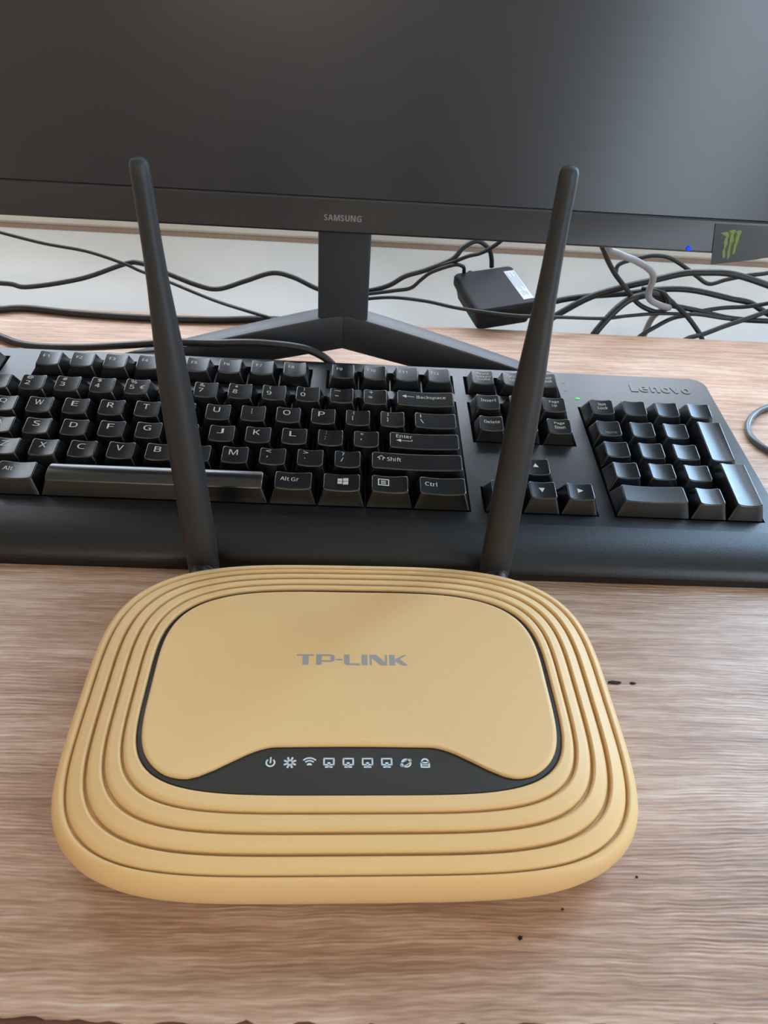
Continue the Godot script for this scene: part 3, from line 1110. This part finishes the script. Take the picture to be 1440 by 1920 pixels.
func router_icons(plate: Node3D) -> void:
	var y := 0.03013
	var at := func(i: int) -> Vector3: return Vector3(-0.0269 + i * 0.00634, y, 0.0338)
	var s := 0.46
	var white: Material = mt["print_white"]
	put("power_symbol", print_mesh(scaled(arc(Vector2(0, 0), 1.35, -50, 230, s) + stroke([Vector2(0, -1.9), Vector2(0, 0.1)], s))), white, plate, at.call(0))
	var gear := arc(Vector2.ZERO, 0.85, 0, 360, 0.6)
	for k in 8:
		var v := Vector2.RIGHT.rotated(TAU * (k + 0.5) / 8)
		gear += stroke([v * 1.0, v * 1.95], 0.6)
	put("gear_symbol", print_mesh(scaled(gear)), white, plate, at.call(1))
	var wifi := arc(Vector2(0, 1.2), 2.9, 225, 315, s) + arc(Vector2(0, 1.2), 1.9, 225, 315, s) + arc(Vector2(0, 1.0), 0.5, 180, 360, 0.7)
	put("wireless_symbol", print_mesh(scaled(wifi)), white, plate, at.call(2))
	for k in 4:
		var pc := stroke([Vector2(-1.6, -1.5), Vector2(1.6, -1.5), Vector2(1.6, 0.75), Vector2(-1.6, 0.75), Vector2(-1.6, -1.5)], 0.5)
		pc += stroke([Vector2(0, 0.5), Vector2(0, 1.5)], 0.7) + stroke([Vector2(-1.1, 1.6), Vector2(1.1, 1.6)], 0.5) + stroke([Vector2(-0.35, 0.1), Vector2(0.35, 0.1)], 0.5)
		put("computer_symbol", print_mesh(scaled(pc)), white, plate, at.call(3 + k))
	var globe := arc(Vector2(0.1, 0.1), 1.45, 0, 360, s)
	var orbit := []
	for k in 21:
		var a := TAU * k / 20
		orbit.append(Vector2(cos(a) * 2.1, sin(a) * 0.8).rotated(-0.6))
	globe += stroke(orbit, 0.35)
	put("internet_symbol", print_mesh(scaled(globe)), white, plate, at.call(7))
	var lock := stroke([Vector2(-1.3, 0), Vector2(1.3, 0), Vector2(1.3, 1.6), Vector2(-1.3, 1.6), Vector2(-1.3, 0)], 0.5) + arc(Vector2(0, -0.3), 1.1, 180, 360, 0.5) + stroke([Vector2(-0.9, 0.8), Vector2(0.9, 0.8)], 0.3)
	lock += stroke([Vector2(-1.1, -0.4), Vector2(-1.1, 0.1)], 0.5) + stroke([Vector2(1.1, -0.4), Vector2(1.1, 0.1)], 0.5)
	put("padlock_symbol", print_mesh(scaled(lock)), white, plate, at.call(8))


func antenna(d: Node3D, x: float, top: float, lean: float) -> void:
	# pivot behind the back face of the shell; the mast stands on it
	var base := Vector3(x, 0.0125, -0.0775)
	var st := start()
	var prof := []
	for p in [[5.4, -3.2], [6.5, -2.4], [6.9, 0.0], [7.0, 8.0], [6.9, 30.0], [6.6, 58.0], [6.15, 84.0], [5.5, 101.0], [4.6, 118.0], [3.85, 131.0], [3.45, 143.0], [3.3, 152.0], [3.2, 160.0]]:
		prof.append([p[0] * 0.001, p[1] * 0.001])
	for p in [[3.15, -6.5], [3.15, -6.2], [3.05, -2.2], [2.6, -0.9], [1.6, -0.2], [0.5, 0.0]]:
		prof.append([p[0] * 0.001, top + p[1] * 0.001])
	lathe(st, prof, 28, 1.0, 0.95)
	var mast := put("antenna", finish(st), mt["antenna_black"], d, base, Vector3(0, 0, deg_to_rad(lean)))
	tag(mast, "black %s antenna tapering to a thin rounded tip" % ("left" if x < 0 else "right"))
	st = start()
	lathe(st, [[0.0048, -0.0095], [0.0048, 0.003], [0.0053, 0.0034], [0.0053, 0.0062], [0.0046, 0.0068], [0.0046, 0.011]], 24, 1.0, 1.0, Vector3.ZERO, [1, 2, 3, 2, 1])
	var hinge := put("hinge", finish(st), mt["antenna_black"], mast, Vector3(0, 0.0012, 0.0), Vector3(PI / 2, 0, 0))
	tag(hinge, "black hinge collar at the foot of the antenna")


# ------------------------------------------------------------------ things behind the monitor
func build_adapter() -> void:
	var b := Basis(Vector3(0.9601, 0.0847, -0.2666), Vector3(-0.0408, 0.9853, 0.1659), Vector3(0.2767, -0.1484, 0.9494)).orthonormalized()
	var d := thing("power_adapter", "black power adapter brick with a pale label lying in front of the white wall", "power adapter", Vector3(0.107, 0.02197, -0.26934))
	d.basis = b
	var st := start()
	var rings := []
	for p in [[20.0, 22.5, -20.0], [21.3, 23.8, -19.0], [22.6, 25.0, -12.5], [24.8, 27.2, -8.2], [25.05, 27.4, -7.2], [24.9, 27.2, -1.8], [24.2, 26.6, -0.5], [22.8, 25.2, 0.0]]:
		rings.append(rrect(p[0], p[1], 4.0, p[2], 0, 0, 5))
	for r in rings:
		for i in r.size():
			r[i] *= 0.001
	loft(st, rings, true, true, [1, 2, 2, 3, 4, 5, 5])
	put("casing", finish(st), mt["adapter_black"], d)
	st = start()
	rbox(st, Vector3(0.0088, 0.0003, 0.0405), Vector3(0.0192, 0.0001, 0.001), 0.0001)
	var lab := put("label", finish(st), mt["label_white"], d)
	tag(lab, "pale printed label along one edge")
	var polys := []
	for k in 5:
		polys.append_array(stroke([Vector2(15.9 + k * 1.5, -16.0 + (k % 2) * 6.0), Vector2(15.9 + k * 1.5, 4.0 + (k % 3) * 3.0)], 0.4))
	for k in 4:
		for j in 4:
			if (k * 3 + j * 5) % 4 != 1:
				polys.append_array(stroke([Vector2(16.6 + k * 1.3, 11.0 + j * 1.4), Vector2(17.6 + k * 1.3, 11.0 + j * 1.4)], 0.5))
	put("label_print", print_mesh(scaled(polys), 0.00027), mt["label_print"], lab)
	st = start()
	lathe(st, [[0.0036, 0.0], [0.0034, 0.006], [0.0026, 0.011]], 14)
	put("cord_collar", finish(st), mt["cable_black"], d, Vector3(-0.006, -0.009, -0.0265), Vector3(-PI / 2, 0, 0))


func cable(called: String, label: String, list: Array, r: float, m := "cable_black", group := "", flat := 1.0) -> void:
	var st := start()
	tube(st, smooth_path(mm(list), 7), r * 0.001, 10, flat)
	var o := put(called, finish(st), mt[m])
	tag(o, label, "cable", group)


func build_cables() -> void:
	cable("cable", "thin black cable sloping down the white wall from the left frame edge to the stand", [[-450, -25, -262], [-425, 20, -282], [-385, 44, -300], [-330, 44, -304], [-273, 34.3, -296], [-242.3, 27.7, -296], [-210.9, 23.2, -296], [-182.9, 16.2, -293], [-169.9, 12.1, -290], [-144.8, 8.1, -280], [-109.4, 3.5, -262], [-78.1, 5.3, -240], [-40, 4.0, -222]], 1.25)
	cable("cable", "black wavy cable along the white wall passing behind the monitor neck to the adapter", [[-400, -25, -266], [-350, -6, -286], [-281, -3.7, -290], [-260.9, -5.7, -290], [-219, 1.3, -295], [-185.5, 12.1, -302], [-173, 13.6, -302], [-156, 10.8, -296], [-126.1, 3.6, -288], [-109.4, 1.4, -288], [-87.9, 9.1, -288], [-66.7, 16.7, -288], [-50, 14.1, -288], [-30.3, 5.5, -288], [-11.9, 2.9, -288], [10.1, 6.3, -288], [26, 11.6, -288], [38.1, 19.6, -288], [54.3, 25.6, -288], [74, 34.5, -290], [82, 43, -293], [92.3, 47.5, -296], [102.4, 41.5, -299], [106.5, 33, -302], [108, 25, -303]], 1.9)
	cable("cable", "thick black cable lying flat along the back of the desk, left of the stand", [[-420, 2.6, -236], [-330, 2.6, -224], [-271.9, 2.6, -227.4], [-257.7, 2.6, -229.9], [-240.1, 2.6, -233.8], [-200.2, 2.6, -229], [-154, 2.6, -227.3], [-104.4, 2.6, -229.5], [-74.6, 2.6, -234], [-40, 2.6, -236], [-8, 2.6, -238]], 2.5)
	cable("cable", "thin black cable making the lower strand of the loop left of the adapter", [[-14, 1.2, -284], [-8, 2.6, -284], [13.6, 6, -284], [30.4, 9.1, -284], [42.9, 11.9, -284], [50.7, 19.3, -284], [58.5, 25.8, -284], [74.5, 32.2, -284], [81.0, 31.6, -285], [84, 27.5, -289], [84.5, 18, -292]], 1.5)
	cable("cable", "black cable from the loop beside the adapter rising behind the monitor", [[62, 28, -288], [76, 35, -285], [84, 43.5, -274], [92.2, 50.3, -264], [100.8, 63.1, -250], [106, 79.6, -232], [110, 110, -206]], 1.5)
	cable("cable", "black cable crossing in front of the adapter and running low along the wall", [[-8, 7, -262], [-3, 7.6, -262], [9.9, 12.6, -258], [29, 17.1, -252], [53.1, 17.1, -248], [77.1, 15.9, -241], [112.8, 15.2, -235], [137, 15.6, -234], [160.3, 11.6, -244], [192.4, 7.4, -255], [214, 7.5, -262], [238.3, 8.7, -266], [262.1, 9.5, -266], [274.3, 9.3, -266], [298.8, 6.9, -266], [327.9, 7.1, -266], [400, 2, -266], [730, 2, -266]], 1.35)
	cable("cable", "thickest black cable arching over the tangle right of the adapter", [[146, -16, -276], [156.1, -5.6, -276], [166.9, 3.2, -276], [184.8, 15.3, -276], [206.2, 23.9, -276], [228.1, 30.7, -276], [251.8, 37.9, -276], [267.7, 39.6, -276], [291, 39.6, -276], [322.4, 32.2, -276], [352.1, 22.8, -276], [420, 4, -276], [730, 4, -276]], 2.6)
	cable("cable", "black cable wavering under the thick arching one right of the adapter", [[140, 1, -287], [151.7, 3, -287], [168.8, 7.9, -287], [187.5, 11.5, -287], [217.8, 15.4, -287], [240.5, 19.7, -287], [259.6, 21.1, -287], [277, 19.8, -287], [302.7, 15.3, -287], [319.6, 12.6, -287], [336.3, 4.7, -287], [357.6, -3.5, -287], [400, -18, -287]], 2.4)
	cable("cable", "black cable dropping from the monitor and curling back in a round loop", [[168, 112, -212], [170.4, 76, -240], [179.1, 59.9, -250], [192.8, 42.4, -260], [206.4, 28.9, -264], [219.5, 16.6, -266], [232.5, 10.2, -268], [241.3, 9.3, -268], [246.3, 14.9, -270], [242.4, 21.4, -272], [235.5, 22.8, -276], [226, 22, -282]], 1.9)
	cable("cable", "light grey cable bending sharply down from the monitor through the black tangle", [[166, 108, -206], [175.5, 70.2, -236], [188.2, 61.5, -244], [203.1, 54.9, -252], [217.0, 47.6, -256], [223.0, 40.3, -258], [223.6, 27.7, -260], [226.5, 22.3, -259], [237, 17.4, -261], [244, 14.4, -265.5], [248, 11.0, -273], [247, 4.0, -283], [244, -6.0, -289], [242, -22.0, -290]], 2.5, "cable_grey")
	cable("cable", "slim black cable hooping against the wall below the blue power light", [[205, 30, -290], [207, 37, -292], [224, 42.9, -293], [235, 44.8, -293], [247.5, 42.9, -293], [264.4, 34.3, -293], [271.9, 29.9, -293], [283.8, 24.3, -293], [296.7, 28.6, -293], [313.5, 33, -293], [326.9, 35.4, -293], [346.6, 40.8, -293], [410, 52, -296], [730, 52, -296]], 1.7)
	cable("cable", "broad flat black cable curving down behind the desk edge", [[177, -24, -252], [183.9, -13, -252], [187.8, -4.1, -253], [194.5, 5.2, -256], [203.2, 14.5, -260], [213.2, 20.7, -264], [228.7, 22.4, -270], [241, 18.7, -276], [255, 10, -284]], 2.9)
	cable("cable", "black cable rising from behind the desk edge towards the right side", [[212, -24, -252], [220.2, -12, -254], [226.1, -6.2, -257], [237.7, -0.7, -262], [251.6, 4.5, -268], [265.5, 5.2, -274], [279.3, 6.8, -280], [297.1, 9.5, -282], [314.9, 11.4, -282], [330.7, 14.9, -282], [350.3, 20.9, -282], [410, 34, -282], [730, 34, -282]], 1.7)
	cable("cable", "short black cable slanting down to the desk edge from the loop", [[240, 23, -277], [247.7, 17.2, -271], [259.4, 9.8, -264], [267.9, 2.2, -259], [273.4, -4.3, -254], [278.2, -14, -250]], 1.9)
	cable("cable", "black cable climbing from the desk edge to the right frame edge", [[248, -16, -249], [255.2, -8.3, -250], [263, -3.8, -252], [275.2, -1.9, -256], [292.5, 3.5, -261], [310.3, 8.9, -265], [326.8, 14.2, -269], [343.3, 20.9, -273], [400, 38, -280], [730, 38, -280]], 1.9)
	cable("cable", "lowest black cable of the tangle sagging along the wall at the right", [[232, 17, -279], [243, 13.3, -279], [254.2, 10.3, -279], [276.5, 7.0, -279], [303.3, 2.2, -279], [333.3, 1.4, -279], [355, 2.9, -279], [410, 8, -280], [730, 8, -280]], 2.2)
	cable("mouse_cord", "grey cord looped on the desk right of the keyboard", [[420, 2.2, -170], [340, 2.2, -160], [304.7, 2.2, -152.8], [276.3, 2.2, -138.6], [263.3, 2.2, -128.9], [254.1, 2.2, -116.5], [250.4, 2.2, -104.4], [251.5, 2.2, -93.7], [256, 2.2, -86], [270, 2.2, -72], [310, 2.2, -52], [390, 2.2, -30]], 2.0, "cord_grey")


func crumb(called: String, label: String, x: float, z: float, size: Vector3, seed_: int) -> void:
	var n := FastNoiseLite.new()
	n.seed = seed_
	n.frequency = 0.6
	var st := start()
	var rings := []
	for j in 5:
		var a := lerpf(-1.2, 1.2, j / 4.0)
		var ring := PackedVector3Array()
		for k in 10:
			var p := TAU * k / 10
			var v := Vector3(cos(p) * cos(a), sin(a), sin(p) * cos(a))
			v *= 1.0 + 0.7 * n.get_noise_3dv(v * 2.0)
			v.y = maxf(v.y, -0.93)
			ring.append(v * size * 0.001)
		rings.append(ring)
	loft(st, rings)
	var o := put(called, finish(st), mt["crumb_dark"], self, Vector3(x, size.y * 0.95, z) * 0.001)
	tag(o, label, "crumb")


func build_crumbs() -> void:
	crumb("crumb", "flat dark flake on the desk touching the right side of the router", 114.5, 92.4, Vector3(3.0, 0.3, 0.9), 1)
	crumb("crumb", "small dark flake just right of the larger flake beside the router", 122.2, 92.6, Vector3(1.3, 0.25, 0.6), 2)
	crumb("crumb", "round dark crumb on the desk in front of the router", 58.8, 193.9, Vector3(0.75, 0.5, 0.7), 3)
	crumb("crumb", "tiny dark crumb beside the right front corner of the router", 101.5, 174.2, Vector3(0.45, 0.35, 0.4), 4)
	crumb("crumb", "pinhead dark crumb between the router corner and the round crumb", 74.0, 185.0, Vector3(0.4, 0.3, 0.35), 5)
